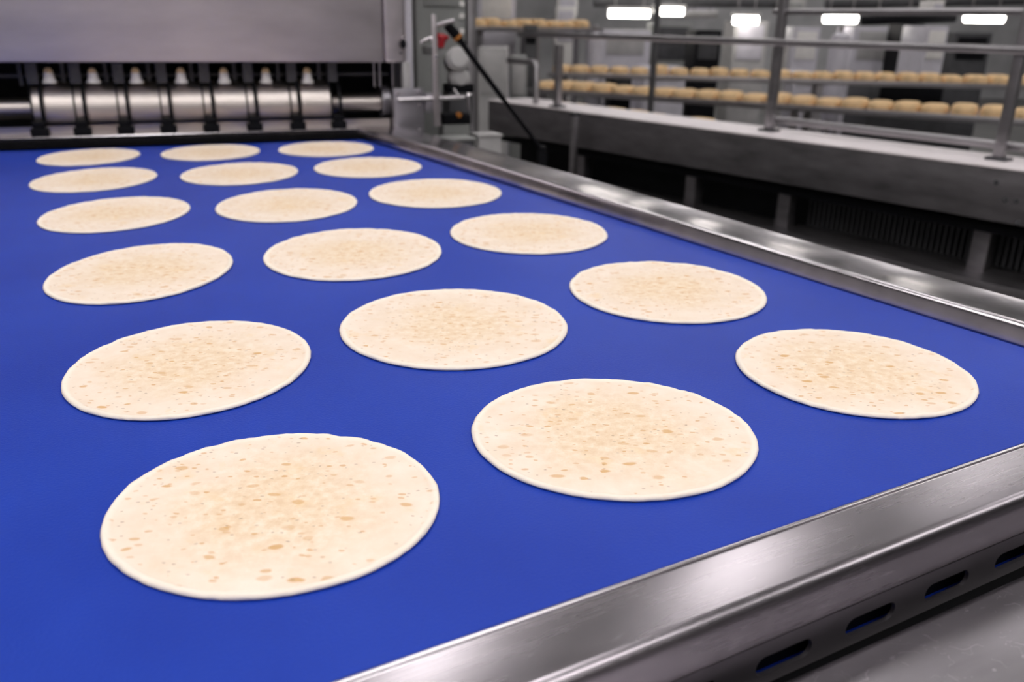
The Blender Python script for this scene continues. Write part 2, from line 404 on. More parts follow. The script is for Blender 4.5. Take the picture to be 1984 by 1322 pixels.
# dark channel that carries the belt edge, side skirt and legs
ch = MB().loft([[L(SF.w(u, n, z)) for n, z in ((-0.03, ZB-0.03), (0.10, ZB-0.03), (0.10, ZB-0.10), (-0.03, ZB-0.10))] for u in (-1.7, uE)])
ch.build('side_channel', 'black', conv, 0)
lw = MB().loft([[L(SF.w(u, n, z)) for n, z in ((-WB-0.06, ZB+0.02), (-WB-0.004, ZB+0.02), (-WB-0.004, ZB-0.10), (-WB-0.06, ZB-0.10))] for u in (-1.7, uE-0.03)])
lw.build('left_rail', 'side', conv, 0)
for u in (-1.2, 0.35):
    for n in (0.04, -WB-0.03):
        p = L(SF.w(u, n, 0)); MB().box(p.x-0.025, p.x+0.025, p.y-0.025, p.y+0.025, 0, ZB-0.10).bevel(0.004).build('leg', 'tube', conv)
MB().loft([[L(SF.w(u, n, z)) for n, z in ((-WB, ZB-0.16), (0.06, ZB-0.16), (0.06, ZB-0.13), (-WB, ZB-0.13))] for u in (0.25, 0.45)]).build('cross_member', 'darkgrey', conv, 0)

# ------------------------------------------------------------------ tortillas
TORT = [
 (-0.1674, 0.5334, 0.1173, 0.1091, 'largest and nearest flour tortilla, speckled brown, at the front left of the blue belt'),
 (0.0878, 0.6583, 0.1214, 0.1129, 'big speckled tortilla in the middle of the front row, right of the nearest one'),
 (0.3494, 0.8118, 0.1164, 0.1174, 'speckled tortilla farthest right, close to the corner of both steel rails'),
 (-0.3218, 0.7947, 0.116, 0.1293, 'large speckled tortilla directly behind the nearest one on the left of the belt'),
 (-0.0664, 0.9273, 0.1303, 0.1361, 'tortilla with tan flecks in the middle of the second row from the front'),
 (0.2028, 1.0817, 0.1278, 0.1362, 'pale tortilla at the right end of the second row, left of the bright side rail'),
 (-0.5084, 1.1286, 0.1141, 0.1494, 'lightly browned tortilla at the left end of the third row from the front'),
 (-0.2395, 1.2474, 0.1309, 0.1514, 'lightly browned tortilla in the middle of the third row, centre of the belt'),
 (0.0249, 1.3985, 0.1311, 0.1441, 'pale cream tortilla at the right end of the third row beside the side rail'),
 (-0.7034, 1.4878, 0.1188, 0.1481, 'soft-focus tortilla at the left end of the fourth row from the front'),
 (-0.4271, 1.594, 0.1277, 0.154, 'soft-focus tortilla in the middle of the fourth row from the front'),
 (-0.1612, 1.7369, 0.135, 0.1534, 'soft-focus pale tortilla at the right end of the fourth row near the side rail'),
 (-0.8959, 1.8213, 0.1183, 0.1487, 'blurred tortilla farthest left in the second row out from the steel machine'),
 (-0.618, 1.9276, 0.1249, 0.1492, 'blurred tortilla in the middle of the second row out from the steel machine'),
 (-0.3493, 2.0452, 0.1261, 0.1455, 'blurred tortilla at the right of the second row out from the steel machine'),
 (-1.0529, 2.1289, 0.1116, 0.137, 'farthest left tortilla, blurred and shaded, just leaving the steel machine'),
 (-0.7891, 2.2395, 0.1203, 0.1394, 'middle one of the three blurred tortillas just leaving the steel machine'),
 (-0.5109, 2.3397, 0.1257, 0.1394, 'rightmost of the three blurred tortillas just leaving the steel machine'),
]
for i, (x, y, rx, ry, lab) in enumerate(TORT):
    mb = MB(); b = mb.b; seg = 144 if i < 9 else 72; sd = i*3.7
    # profile: fraction of radius, height above belt
    prof = [(0.0, .0024), (0.12, .0024), (0.25, .0025), (0.38, .0025), (0.5, .0026), (0.62, .0026), (0.72, .0026), (0.82, .0026), (0.90, .0027), (0.93, .0026), (0.945, .0028), (0.958, .0036), (0.975, .0042), (0.99, .0036), (1.0, .0020), (0.996, .0006), (0.985, .0002)]
    rings = []
    for f, z in prof:
        if f == 0: rings.append([b.verts.new((0, 0, z))]); continue
        rg = []
        for k in range(seg):
            a = 2*PI*k/seg; ca, sa = math.cos(a), math.sin(a)
            e = 1 + 0.006*noise.noise((ca*2.2+sd, sa*2.2, 1.3)) + 0.0035*noise.noise((ca*14+sd, sa*14, 5.0))*min(1, f**6)
            zz = z + (0.0009*noise.noise((f*ca*7+sd, f*sa*7, 2)) + 0.0007*noise.noise((ca*18+sd, sa*18, 9))*f**8 if 0.0005 < z else 0) * (1 if z > .001 else 0.2)
            rg.append(b.verts.new((f*e*rx*ca, f*e*ry*sa, max(0.0002, zz))))
        rings.append(rg)
    for k in range(seg): b.faces.new((rings[0][0], rings[1][k], rings[1][(k+1) % seg]))
    for A_, B_ in zip(rings[1:], rings[2:]):
        for k in range(seg): b.faces.new((A_[k], B_[k], B_[(k+1) % seg], A_[(k+1) % seg]))
    b.faces.new(rings[-1][::-1])
    uvl = b.loops.layers.uv.new('disc'); b.verts.index_update()
    for fc in b.faces:                               # uv = position on a unit disc
        for lp in fc.loops: lp[uvl].uv = (lp.vert.co.x/rx, lp.vert.co.y/ry)
    o = mb.build('flour_tortilla', 'tortilla', None, 80, (x, y, ZB+0.0003))
    tag(o, lab, 'tortilla', 'flour tortillas on the blue belt')

# ------------------------------------------------------------------ steel shelf at the near right corner
a = atz(1500, 1322, ZB-0.045); c = atz(1984, 1108, ZB-0.045)
SHF = Frame(a.x, a.y, math.degrees(math.atan2(c.y-a.y, c.x-a.x)))
sh = thing('steel_shelf', 'scratched flat steel shelf in the bottom right corner below the slotted rail', 'shelf', (a.x, a.y, 0), SHF.yaw)
zs = ZB-0.045
prof = [(-0.40, zs-0.004), (-0.40, zs)] + [(-0.007+0.007*math.cos(R(90-90*i/5)), zs-0.007+0.007*math.sin(R(90-90*i/5))) for i in range(6)] + [(0, zs-0.03), (-0.003, zs-0.03), (-0.003, zs-0.010), (-0.012, zs-0.004)]
prism(prof, -0.35, 0.75).build('shelf_top', 'shelf', sh)
for x in (-0.3, 0.7):
    for y in (-0.37, -0.03): MB().box(x-0.015, x+0.015, y-0.015, y+0.015, 0, zs-0.005).build('leg', 'tube', sh)

# ------------------------------------------------------------------ the tortilla machine at the back
MF = Frame(-0.4804, 2.6246, 22.0)
mach = thing('tortilla_machine', 'large stainless steel tortilla machine with hood and roller behind the blue belt', 'machine', (MF.o.x, MF.o.y, 0), MF.yaw)
zhood = MF.hit(400, 121)[2]; uR = MF.hit(745, 121)[0]; uF = MF.hit(788, 122)[0]
# hood front sheet with a soft lower edge, top and sides
hb = MB().box(-1.55, uR-0.002, 0.0, 0.62, zhood, 1.95).bevel(0.006, 3)
hb.build('hood', 'hood', mach)
fb = MB().box(uR, uF, -0.001, 0.62, zhood-0.001, 1.95).bevel(0.012, 4)
fb.build('hood_end_panel', 'hood', mach)
q = MF.hit(779, 85)
lt = MB().lathe([(0, 0.012), (0.006, 0.012), (0.0085, 0.008), (0.0085, -0.002)], T(q.x, -0.012, q.z) @ Matrix.Diagonal((1, 1, 1.5, 1)) @ rotx(R(90)), 16)
lat = lt.build('latch', 'black', mach)
MB().box(q.x-0.004, q.x+0.004, -0.016, -0.004, q.z+0.011, q.z+0.022).bevel(0.002).build('latch_lever', 'edge', lat)
q2 = MF.hit(776, 103); MB().lathe([(0, .004), (.0035, .003), (.0035, -.004)], T(q2.x, -0.002, q2.z) @ rotx(R(90)), 10).build('screw', 'black', mach)
# right-hand rounded column beside the hood
uc = MF.hit(800, 60)[0]
MB().tube([(uc-0.008, 0.05, ZB+0.10), (uc-0.008, 0.05, 1.95)], 0.020, 16).build('corner_post', 'lilac', mach)
# dark throat behind the roller
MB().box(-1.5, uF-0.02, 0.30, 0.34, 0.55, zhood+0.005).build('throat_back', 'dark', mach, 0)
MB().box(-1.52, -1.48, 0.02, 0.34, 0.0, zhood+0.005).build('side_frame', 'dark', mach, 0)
MB().box(uF-0.012, uF+0.012, 0.10, 0.34, 0.0, zhood+0.005).build('side_frame', 'darkgrey', mach, 0)
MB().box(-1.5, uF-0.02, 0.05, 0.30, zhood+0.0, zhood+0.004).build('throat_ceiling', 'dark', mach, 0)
# roller with end shaft
rn = 0.110; rr_ = 0.076
zc = ZB + 0.084
u0r = MF.hit(58, 200, rn-rr_)[0]; u1r = MF.hit(645, 200, rn-rr_)[0]
MXR = T(0, rn, zc) @ roty(R(90))
rp = [(0, u0r), (rr_-0.003, u0r), (rr_, u0r+0.003)]
BRP = [72, 155, 239, 322, 405, 489, 573, 652]                 # photo x of each strap on the roller
bu = [MF.hit(x, 210, rn-rr_)[0] for x in BRP]
for k in range(8):
    if k < 7: rp += [(rr_, bu[k]+0.018), (rr_-0.002, bu[k]+0.019), (rr_, bu[k]+0.020)]
rp += [(rr_, u1r-0.003), (rr_-0.003, u1r), (0, u1r)]
MB().lathe(rp, MXR, 64).build('roller', 'roller', mach, 40)
zshaft = ZB+0.097
ush = MF.hit(742, 200, 0.06)[0]
MB().tube([(-1.47, rn, zshaft-0.008), (ush, rn, zshaft-0.008)], 0.029, 24).build('shaft', 'roller', mach)
# straps: hanging arm, curved strap round the roller front, foot block
for k, u in enumerate(bu):
    br = thing('x', None, None); br.name = 'guide_bracket'; br.parent = mach; br.location = (u, 0, 0)
    MB().box(-0.016, 0.012, 0.055, 0.085, zc+rr_-0.004, zhood+0.002).bevel(0.003).build('hanger', 'darkgrey', br)
    for du, wd in ((-0.013, 0.0035), (0.012, 0.009)):
        ring = []
        for i in range(15):
            a = R(100 + (235-100)*i/14); rr2 = rr_ + 0.004
            ring.append([Vector((du+s*wd/2, rn + (rr2+t)*math.cos(a), zc + (rr2+t)*math.sin(a))) for s, t in ((-1, -.0025), (1, -.0025), (1, .004), (-1, .004))])
        MB().loft(ring).build('strap', 'black', br, 30)
    MB().box(-0.022, 0.022, -0.002, 0.0145, ZB+0.0255, ZB+0.0460).box(-0.015, 0.015, -0.002, 0.040, ZB+0.0505, ZB+0.064).box(-0.015, 0.015, -0.002, 0.0145, ZB+0.0460, ZB+0.0505).bevel(0.002).build('foot_block', 'black', br)
    # plate web beside each hanger
    MB().box(-0.040, -0.030, 0.10, 0.16, zc+rr_-0.01, zhood).build('web', 'darkgrey', br, 0)
# white bells standing in for light showing through gaps between the hangers
for x in (97, 182, 265, 352, 435, 516, 596):
    NZ = 0.062; q = MF.hit(x, 161, NZ); zt_ = MF.hit(x, 130, NZ)[2]; h = zt_-q.z
    nz = MB().lathe([(0.0, 0), (0.0185, 0), (0.018, 0.005), (0.0145, 0.25*h), (0.0125, 0.5*h), (0.012, 0.66*h)], T(q.x, NZ, q.z), 20).build('lit_gap_bell', 'white', mach)
    MB().lathe([(0.012, 0.66*h), (0.011, 0.8*h), (0.007, 0.95*h), (0, h)], T(q.x, NZ, q.z), 16).build('bell_tip', 'cream', nz)
    MB().tube([(q.x, NZ, zt_-0.004), (q.x, NZ, zhood+0.002)], 0.004, 8).build('bell_stem', 'black', nz)
MB().box(-1.47, uF-0.03, 0.115, 0.15, ZB+0.170, ZB+0.178).build('throat_bar', 'darkgrey', mach, 0)
# bright bar across the mouth, sloped black slab painted as the shade under it, polished guard behind it
bar = [(-0.005, ZB+0.012), (-0.007, ZB+0.0235), (-0.0055, ZB+0.025), (0.015, ZB+0.025), (0.015, ZB+0.012)]
prism(bar, -1.47, MF.hit(752, 250)[0]).build('front_bar', 'edge', mach)
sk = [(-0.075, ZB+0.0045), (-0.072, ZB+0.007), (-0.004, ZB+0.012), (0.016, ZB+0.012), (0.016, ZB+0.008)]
prism(sk, -1.47, MF.hit(765, 270)[0]).build('mouth_shade_slab', 'mouth_shade', mach, 30)
gd = [(0.019, ZB+0.013), (0.016, ZB+0.050), (0.019, ZB+0.050), (0.022, ZB+0.013)]
prism(gd, -1.46, ush+0.01).build('guard_plate', 'roller', mach, 30)
# bearing plate with bolts, at the mouth's right end
p0 = MF.hit(762, 172, -0.02); p1 = MF.hit(823, 274, -0.02)
pl = MB().box(p0.x, p1.x, -0.02, 0.012, p1.z, p0.z).bevel(0.003, 2).build('bearing_plate', 'plate', mach)
for (x, y) in ((770, 180), (812, 178), (812, 203), (773, 252), (813, 252), (813, 264)):
    q = MF.hit(x, y, -0.024); MB().lathe([(0, .007), (.0055, .006), (.0065, 0), (.0065, -.004)], T(q.x, -0.021, q.z) @ rotx(R(90)), 6).build('bolt', 'edge', pl)
q = MF.hit(766, 265, -0.022); MB().lathe([(0, .006), (.006, .005), (.007, 0), (.007, -.003)], T(q.x+.002, -0.021, q.z) @ rotx(R(90)), 10).build('bolt', 'edge', pl)
MB().box(p0.x+0.02, p1.x+0.02, -0.018, 0.09, ZB-0.05, p1.z-0.002).bevel(0.003).build('bearing_foot', 'plate', mach)
# round flange at the shaft's end, hanging rods
q = MF.hit(752, 205, 0.05); MB().lathe([(0, -0.012), (0.05, -0.012), (0.05, 0.012), (0, 0.012)], T(q.x, rn, zshaft-0.004) @ roty(R(90)), 28).build('shaft_flange', 'plate', mach)
for x in (724, 735, 760):
    q = MF.hit(x, 122, 0.05); z2 = MF.hit(x, 168, 0.05)[2]
    MB().tube([(q.x, 0.05, z2), (q.x, 0.05, zhood+0.01)], 0.0035, 8).build('hanging_rod', 'tube', mach)
uq = MF.hit(788, 150)[0]; MB().box(uq-0.011, uq+0.011, 0.0, 0.03, p0.z-0.001, zhood).bevel(0.002).build('plate_post', 'lightgrey', mach)
# lower body standing on the floor behind the belt's end
MB().box(-1.50, uF, 0.36, 0.62, 0.0, zhood).build('rear_body', 'grey', mach, 0)

# ------------------------------------------------------------------ lever mechanism right of the machine
def MW(px, py, n): return MF.hit(px, py, n)
lev = thing('lever_bracket', 'upright grey flat bar with horizontal rod and dangling ball lever beside machine', 'lever', (MF.o.x, MF.o.y, 0), MF.yaw)
n_ = -0.05
a = MW(842, 28, n_); c = MW(847, 245, n_)
mb = MB()
wt, wb_ = 0.008, 0.0125
mb.quad_hull([(a.x-wt, n_, a.z), (a.x+wt*0.6, n_, a.z), (c.x+wb_, n_, c.z), (c.x-wb_*0.8, n_, c.z), (a.x-wt, n_+.008, a.z), (a.x+wt*.6, n_+.008, a.z), (c.x+wb_, n_+.008, c.z), (c.x-wb_*.8, n_+.008, c.z)],
             [(0, 1, 2, 3), (7, 6, 5, 4), (0, 4, 5, 1), (1, 5, 6, 2), (2, 6, 7, 3), (3, 7, 4, 0)])
mb.bevel(0.002).build('flat_bar', 'hood', lev)
q = MW(845, 110, n_-0.004); MB().lathe([(0, .006), (.0055, .004), (.006, -.004)], T(q.x, n_-0.002, q.z) @ rotx(R(90)), 10).build('pivot_bolt', 'edge', lev)
a = MW(772, 194, n_+0.004); c = MW(902, 189, n_+0.004)
rod = MB().tube([(a.x, n_+0.014, a.z), (c.x, n_+0.014, c.z)], 0.0068, 14).build('cross_rod', 'edge', lev)
q = MW(908, 185, n_+0.014); MB().lathe([(0, -.009), (.006, -.007), (.009, 0), (.006, .007), (0, .009)], T(q.x, n_+0.014, q.z), 14).build('ball_end', 'edge', lev)
p = [MW(x, y, n_+0.012) for x, y in ((908, 190), (909, 208), (913, 225), (914, 246), (914, 253))]
MB().tube([(v.x, n_+0.012, v.z) for v in p], [.004, .0045, .0026, .003, .0045], 8).build('hanging_handle', 'tube', lev)
a = MW(878, 172, n_+.01); c = MW(888, 186, n_+.01); MB().tube([(a.x, n_+.01, a.z), (c.x, n_+.01, c.z)], .0045, 10).build('clamp_lever', 'edge', lev)
a = MW(838, 50, n_+.02); c = MW(855, 45, n_+.02); d = MW(876, 40, n_+.02)
MB().tube([(a.x, n_+.010, a.z), (c.x, n_+.006, c.z), (d.x, n_+.002, d.z)], [.006, .006, .009], 10).build('upper_pin', 'edge', lev)
a = MW(815, 82, n_+.03); c = MW(830, 75, n_+.02)
MB().tube([(a.x, n_+.03, a.z), (c.x, n_+.016, c.z), (MW(842, 72, n_).x, n_+.012, MW(842, 72, n_).z)], [.004, .006, .004], 10).build('side_clamp', 'edge', lev)
MB().box(p1.x+0.0015, MW(840, 200, 0.02).x+0.012, -0.036, 0.03, MW(840, 215, 0).z, MW(840, 180, 0).z).bevel(0.003).build('clamp_block', 'plate', lev)

# red button on its little housing
q = MW(856, 75, -0.01)
eb = thing('emergency_button', 'red mushroom push button beside the upright flat bar', 'button', tuple(MF.w(q.x, -0.01, q.z)), MF.yaw)
MB().lathe([(0, .018), (.019, .015), (.021, .008), (.012, -.004), (.009, -.022), (0, -.022)], T(0, 0, -0.003) @ roty(R(12)), 20).build('mushroom_head', 'red', eb)
MB().box(-0.016, 0.016, 0.002, 0.16, -0.05, -0.024).bevel(0.003).build('button_box', 'grey', eb)

# black gas strut
st = thing('gas_strut', 'long black gas strut with orange band leaning from flat bar down behind side rail', 'gas strut', (MF.o.x, MF.o.y, 0), MF.yaw)
n2 = -0.02
a = MW(866, 48, n2); b1 = MW(884, 68, n2); b2 = MW(910, 105, n2); c = MW(1048, 288, n2)
def P3(v, n): return (v.x, n, v.z)
MB().tube([P3(a, n2), P3(b1, n2), P3(MW(893, 80, n2), n2)], [.014, .0145, .012], 14).build('strut_head', 'black', st)
MB().tube([P3(MW(893, 80, n2), n2), P3(b2, n2), P3(MW(975, 192, n2), n2)], [.0095, .0085, .0085], 14).build('cylinder', 'black', st)
MB().tube([P3(MW(975, 192, n2), n2), P3(c, n2)], .0068, 12).build('piston_rod', 'black', st)
MB().tube([P3(MW(884, 69, n2), n2), P3(MW(888, 74, n2), n2)], .0150, 14).build('orange_band', 'orange', st)
q = MW(1050, 292, n2); q3 = MW(1048, 330, n2)
MB().box(q.x-0.014, q.x+0.014, n2-0.012, n2+0.012, 0.0, q.z-0.002).bevel(0.003).build('foot_post', 'black', st)
MB().lathe([(0, -.014), (.012, -.01), (.014, 0), (.012, .01), (0, .014)], T(q.x, n2, q.z+0.004), 14).build('ball_joint', 'black', st)

# gearbox-like motor with its dark base behind the lever
mo = thing('gear_motor', 'pale grey rounded gear motor on dark base behind the lever rod', 'motor', (MF.o.x, MF.o.y, 0), MF.yaw)
n3 = 0.16
q = MW(884, 118, n3); q2 = MW(888, 152, n3)
MB().lathe([(0, -.03), (.035, -.03), (.04, -.018), (.04, .02), (.028, .032), (0, .034)], T(q.x, n3, q.z) @ rotx(R(70)), 24).build('motor_drum', 'lightgrey', mo)
MB().lathe([(0, -.03), (.03, -.03), (.036, -.01), (.034, .02), (.02, .03), (0, .03)], T(q2.x, n3, q2.z) @ rotx(R(85)), 24).build('gear_case', 'lightgrey', mo)
MB().box(q2.x-0.045, q2.x+0.045, n3-0.03, n3+0.03, MW(880, 178, n3).z, MW(880, 162, n3).z).bevel(0.004).build('mount', 'black', mo)
MB().box(q2.x-0.04, q2.x+0.04, n3-0.03, n3+0.05, 0.0, MW(880, 178, n3).z-0.001).build('pedestal', 'darkgrey', mo, 0)
# dark guard with orange knob low beside the machine
q = MW(866, 232, 0.06); q2 = MW(905, 222, 0.06)
gk = thing('knob_guard', 'low black cover with orange knob under the lever rod', 'cover', tuple(MF.w(q.x, 0.06, 0)), MF.yaw)
MB().box(-0.02, q2.x-q.x+0.005, -0.03, 0.03, q.z-0.012, q.z+0.02).bevel(0.008, 3).build('cover', 'black', gk)
q4 = MW(889, 223, 0.03); MB().lathe([(0, .008), (.008, .006), (.009, 0), (.009, -.008)], T(q4.x-q.x, -0.031, q4.z) @ rotx(R(90)), 12).build('knob', 'orange', gk)
MB().box(-0.02, q2.x-q.x, -0.025, 0.03, 0.0, q.z-0.013).build('stand', 'grey', gk, 0)

# grey cabinet with edge post behind the lever
CF = Frame(*MF.w(0, 0.42, 0).xy, 22.0)
ca = CF.hit(806, 60); cb_ = CF.hit(918, 60)
cab = thing('control_cabinet', 'tall grey machine cabinet with steel edge post right of the hood', 'cabinet', tuple(CF.w(ca.x, 0, 0)), MF.yaw)
cw = cb_.x-ca.x
MB().box(0, cw-0.03, 0, 0.5, 0.02, 1.75).bevel(0.006).build('body', 'grey', cab)
MB().box(cw-0.028, cw, -0.02, 0.03, 0.0, 1.75).bevel(0.004).build('edge_post', 'tube', cab)
MB().box(0.03, cw-0.06, -0.008, -0.0005, 1.33, 1.70).bevel(0.003).build('door', 'grey', cab)
for z in (1.34, 1.30, 1.25):
    MB().lathe([(0, .006), (.01, .004), (.01, 0)], T(cw-0.045, -0.001, z) @ rotx(R(90)), 10).build('rivet', 'white', cab)
# low pale boxes on the floor side beyond the rail
def stand_box(name, lab, cat, x0, y0, x1, n, mat, top_mat=None, ht=0.0):
    a = MW(x0, y0, n); c = MW(x1, y0, n); t = thing(name, lab, cat, tuple(MF.w(a.x, n, 0)), MF.yaw)
    MB().box(0, c.x-a.x, 0, 0.09, 0, a.z-0.006).bevel(0.004).build('body', mat, t)
    MB().box(-0.004, c.x-a.x+0.004, -0.004, 0.094, a.z-0.0055, a.z).bevel(0.001).build('lid', top_mat or mat, t)
    return t
stand_box('junction_box', 'pale grey junction box just behind the side rail beside the strut foot', 'box', 928, 262, 972, 0.0, 'lightgrey')
stand_box('drip_tray_box', 'low dark grey box behind the side rail below the lever handle', 'box', 858, 270, 920, -0.10, 'darkgrey', 'grey')

# ------------------------------------------------------------------ long steel table with guard rail at right
ZT = 0.87
tp = atz(1984, 330, ZT)
TF = Frame(tp.x, tp.y, -52.5)                        # u toward the camera/right, n away behind
tab = thing('steel_table', 'long steel side table with pale top and dark fascia beyond the side rail', 'table', (TF.o.x, TF.o.y, 0), TF.yaw)
tl0, tl1 = -2.9, 0.75; TD = 0.30
MB().box(tl0, tl1, 0.0, TD, ZT-0.006, ZT).bevel(0.002).build('table_top', 'tabletop', tab)
fz = TF.hit(1984, 440)[2]
fas = MB().box(tl0, tl1, 0.004, 0.02, fz, ZT-0.007).bevel(0.003).build('fascia', 'table', tab)
for (x, y) in ((1930, 354), (1947, 388), (1969, 390), (1971, 432)):
    q = TF.hit(x, y); MB().lathe([(0, .003), (.008, .002), (.008, -.003)], T(q.x, 0.002, q.z) @ rotx(R(90)), 10).build('bolt_head', 'darkgrey', fas)
for px in (1118, 1330, 1512, 1905):
    u = TF.hit(px, 440, 0.10)[0]
    MB().box(u-0.03, u+0.03, 0.10, 0.16, 0, fz+0.05).bevel(0.004).build('leg', 'table', tab)
MB().box(tl0, tl1, 0.24, 0.27, 0.05, ZT-0.01).build('back_panel', 'dark', tab, 0)
zl = TF.hit(1800, 522, -0.03)[2]
MB().box(tl0, tl1, 0.05, 0.20, fz-0.05, fz-0.02).build('pipe_tray', 'black', tab, 0)
MB().box(tl0, tl1, -0.03, 0.20, zl-0.05, zl).bevel(0.004).build('lower_beam', 'table', tab)
for k in range(46):
    u = TF.hit(1560, 480, 0.21)[0] + k*0.022
    if u < tl1-0.05: MB().box(u, u+0.008, 0.20, 0.235, zl+0.002, fz-0.06).build('grille_bar', 'darkgrey', tab, 0)

gr = thing('guard_railing', 'tall steel tube guard railing standing on the pale side table', 'railing', (TF.o.x, TF.o.y, 0), TF.yaw)
for px, py in ((1938, 292), (1491, 243), (1080, 208)):
    n = TF.loc(atz(px, py, ZT))[1]; u = TF.loc(atz(px, py, ZT))[0]
    n = 0.16 if n > 0.3 or n < 0.05 else n
    u = TF.hit(px, py, n)[0]
    MB().box(u-0.016, u+0.016, n-0.016, n+0.016, ZT+0.0005, ZT+(0.56 if px > 1200 else 0.31)).bevel(0.003).build('post', 'tube', gr)
    MB().box(u-0.035, u+0.035, n-0.03, n+0.03, ZT+0.0003, ZT+0.010).bevel(0.002).build('foot_plate', 'darkgrey', gr)
zr1 = TF.hit(1700, 88, 0.16)[2]; zr2 = TF.hit(1700, 23, 0.16)[2]; zr0 = ZT+0.045
MB().tube([(tl0+0.1, 0.135, zr1), (tl1, 0.135, zr1)], 0.014, 12).build('middle_rail', 'tube', gr)
MB().tube([(TF.hit(1491, 100, 0.16)[0], 0.16, zr2), (tl1, 0.16, zr2+0.0)], 0.012, 12).build('top_rail', 'tube', gr)
MB().tube([(TF.hit(1491, 100, 0.16)[0], 0.20, zr0), (tl1, 0.20, zr0)], 0.014, 12).build('toe_rail', 'tube', gr)
# shorter end railing with its own post
er = thing('end_railing', 'short steel tube rail with one post at the far end of the side table', 'railing', (TF.o.x, TF.o.y, 0), TF.yaw)
q = TF.hit(1038, 200, 0.08); z1 = TF.hit(1038, 121, 0.08)[2]; q2 = TF.hit(985, 118, 0.08)
MB().tube([(q.x, 0.08, ZT+0.0005), (q.x, 0.08, z1-0.02), (q.x-0.02, 0.08, z1), (q2.x, 0.08, z1)], 0.016, 12).build('bent_rail', 'tube', er)
q = TF.hit(1114, 225, -0.06); 
sp_ = thing('floor_post', 'slim grey upright post in front of the side table near the strut foot', 'post', tuple(TF.w(q.x, -0.06, 0)), TF.yaw)
MB().box(-0.014, 0.014, -0.014, 0.014, 0, q.z).bevel(0.003).build('upright', 'tube', sp_)
MB().box(-0.02, 0.02, -0.02, 0.02, q.z+0.0005, q.z+0.02).bevel(0.004).build('cap', 'darkgrey', sp_)

# ------------------------------------------------------------------ tiered cooling racks with rows of flatbread
def rack(name, lab, D, x_l, y_l, x_r, y_r, u_extra, item_h, seed, rowlab, rowgroup, depth=0.4, item_w=0.15, skip=(), frame_pts=None):
    """one tier: a straight deck whose front edge runs through two photo points at one height"""
    pr = atD(x_r, y_r, D) if D else frame_pts[1]; pl_ = atz(x_l, y_l, pr.z) if D else frame_pts[0]
    F = Frame(pr.x, pr.y, math.degrees(math.atan2(pr.y-pl_.y, pr.x-pl_.x)))
    ln = (pr-pl_).length; t = thing(name, lab, 'rack', (F.o.x, F.o.y, 0), F.yaw)
    z = pr.z
    MB().box(-ln-0.1, u_extra, 0, depth, z-0.045, z-0.02).bevel(0.003).build('deck', 'table', t)
    MB().box(-ln-0.1, u_extra, -0.012, 0.0, z-0.05, z-0.012).bevel(0.002).build('front_edge', 'tube', t)
    k = max(2, int(ln/1.6))
    for i in range(k+1):
        u = -ln + (ln+u_extra-0.1)*i/k
        for n in (0.05, depth-0.05): MB().box(u-0.02, u+0.02, n-0.02, n+0.02, 0, z-0.046).build('leg', 'tube', t, 0)
    rnd = random.Random(seed); u = -ln; protos = []
    for v in range(4):
        mb = MB(); n = 14; rings = []
        hw, hd, hh = item_w*rnd.uniform(.44, .49), 0.11, item_h
        prof = [(1.0, 0.0), (1.02, .25), (1.0, .6), (.9, .88), (.6, .99), (0, 1.02)]
        for f, zz in prof:
            if f == 0: continue
            rings.append([Vector((hw*f*abs(math.cos(a))**.6*(1 if math.cos(a) > 0 else -1), hd*f*abs(math.sin(a))**.6*(1 if math.sin(a) > 0 else -1), hh*zz)) for a in (2*PI*j/24 for j in range(24))])
        mb.loft(rings); protos.append(mb)
    meshes = []
    for mb in protos:
        o = mb.build('flatbread_stack', 'bread', None, 60); meshes.append(o.data); bpy.data.objects.remove(o)
    i = 0
    while u < u_extra-0.1:
        if not any(s0 < i < s1 for s0, s1 in skip):
            o = bpy.data.objects.new('flatbread_stack', meshes[rnd.randrange(4)]); COL.objects.link(o)
            o.location = F.w(u, 0.13+rnd.uniform(-.015, .015), z-0.0195); o.rotation_euler = (0, 0, F.yaw + rnd.uniform(-.06, .06))
            o.scale = (1, 1, rnd.uniform(.8, 1.1)); tag(o, rowlab, 'bread', rowgroup)
        u += item_w*rnd.uniform(.98, 1.08); i += 1
    return F, z
rack('cooling_rack', 'middle long steel cooling rack carrying tan flatbread behind the guard railing', 4.6, 1045, 168, 1984, 226, 0.7, 0.058, 3, 'tan flatbread stack on the middle rack behind the guard railing', 'flatbread on the middle rack')
rack('cooling_rack', 'upper farther steel cooling rack carrying tan flatbread, the highest row', 6.2, 1085, 137, 1984, 161, 0.7, 0.07, 5, 'tan flatbread stack on the highest rack beyond the guard railing', 'flatbread on the highest rack')
zlow = TF.hit(1150, 221, 0.34)[2]; ul, ur = TF.hit(1045, 221, 0.34)[0], TF.hit(1330, 221, 0.34)[0]
rack('cooling_rack', 'lowest short steel cooling rack with tan flatbread just above the side table', None, 0, 0, 0, 0, 0.1, 0.045, 8, 'tan flatbread stack on the lowest rack just above the side table', 'flatbread on the lowest rack', 0.24, frame_pts=(TF.w(ul, 0.34, zlow), TF.w(ur, 0.34, zlow)))
pa, pb = atD(935, 48, 7.0), atD(1150, 50, 7.6); pb.z = pa.z
rack('cooling_rack', 'small far cooling rack of flatbread high up right of the grey control cabinet', None, 0, 0, 0, 0, 0.1, 0.07, 9, 'tan flatbread stack on the far rack high above the black gas strut', 'flatbread on the far high rack', 0.3, frame_pts=(pa, pb))

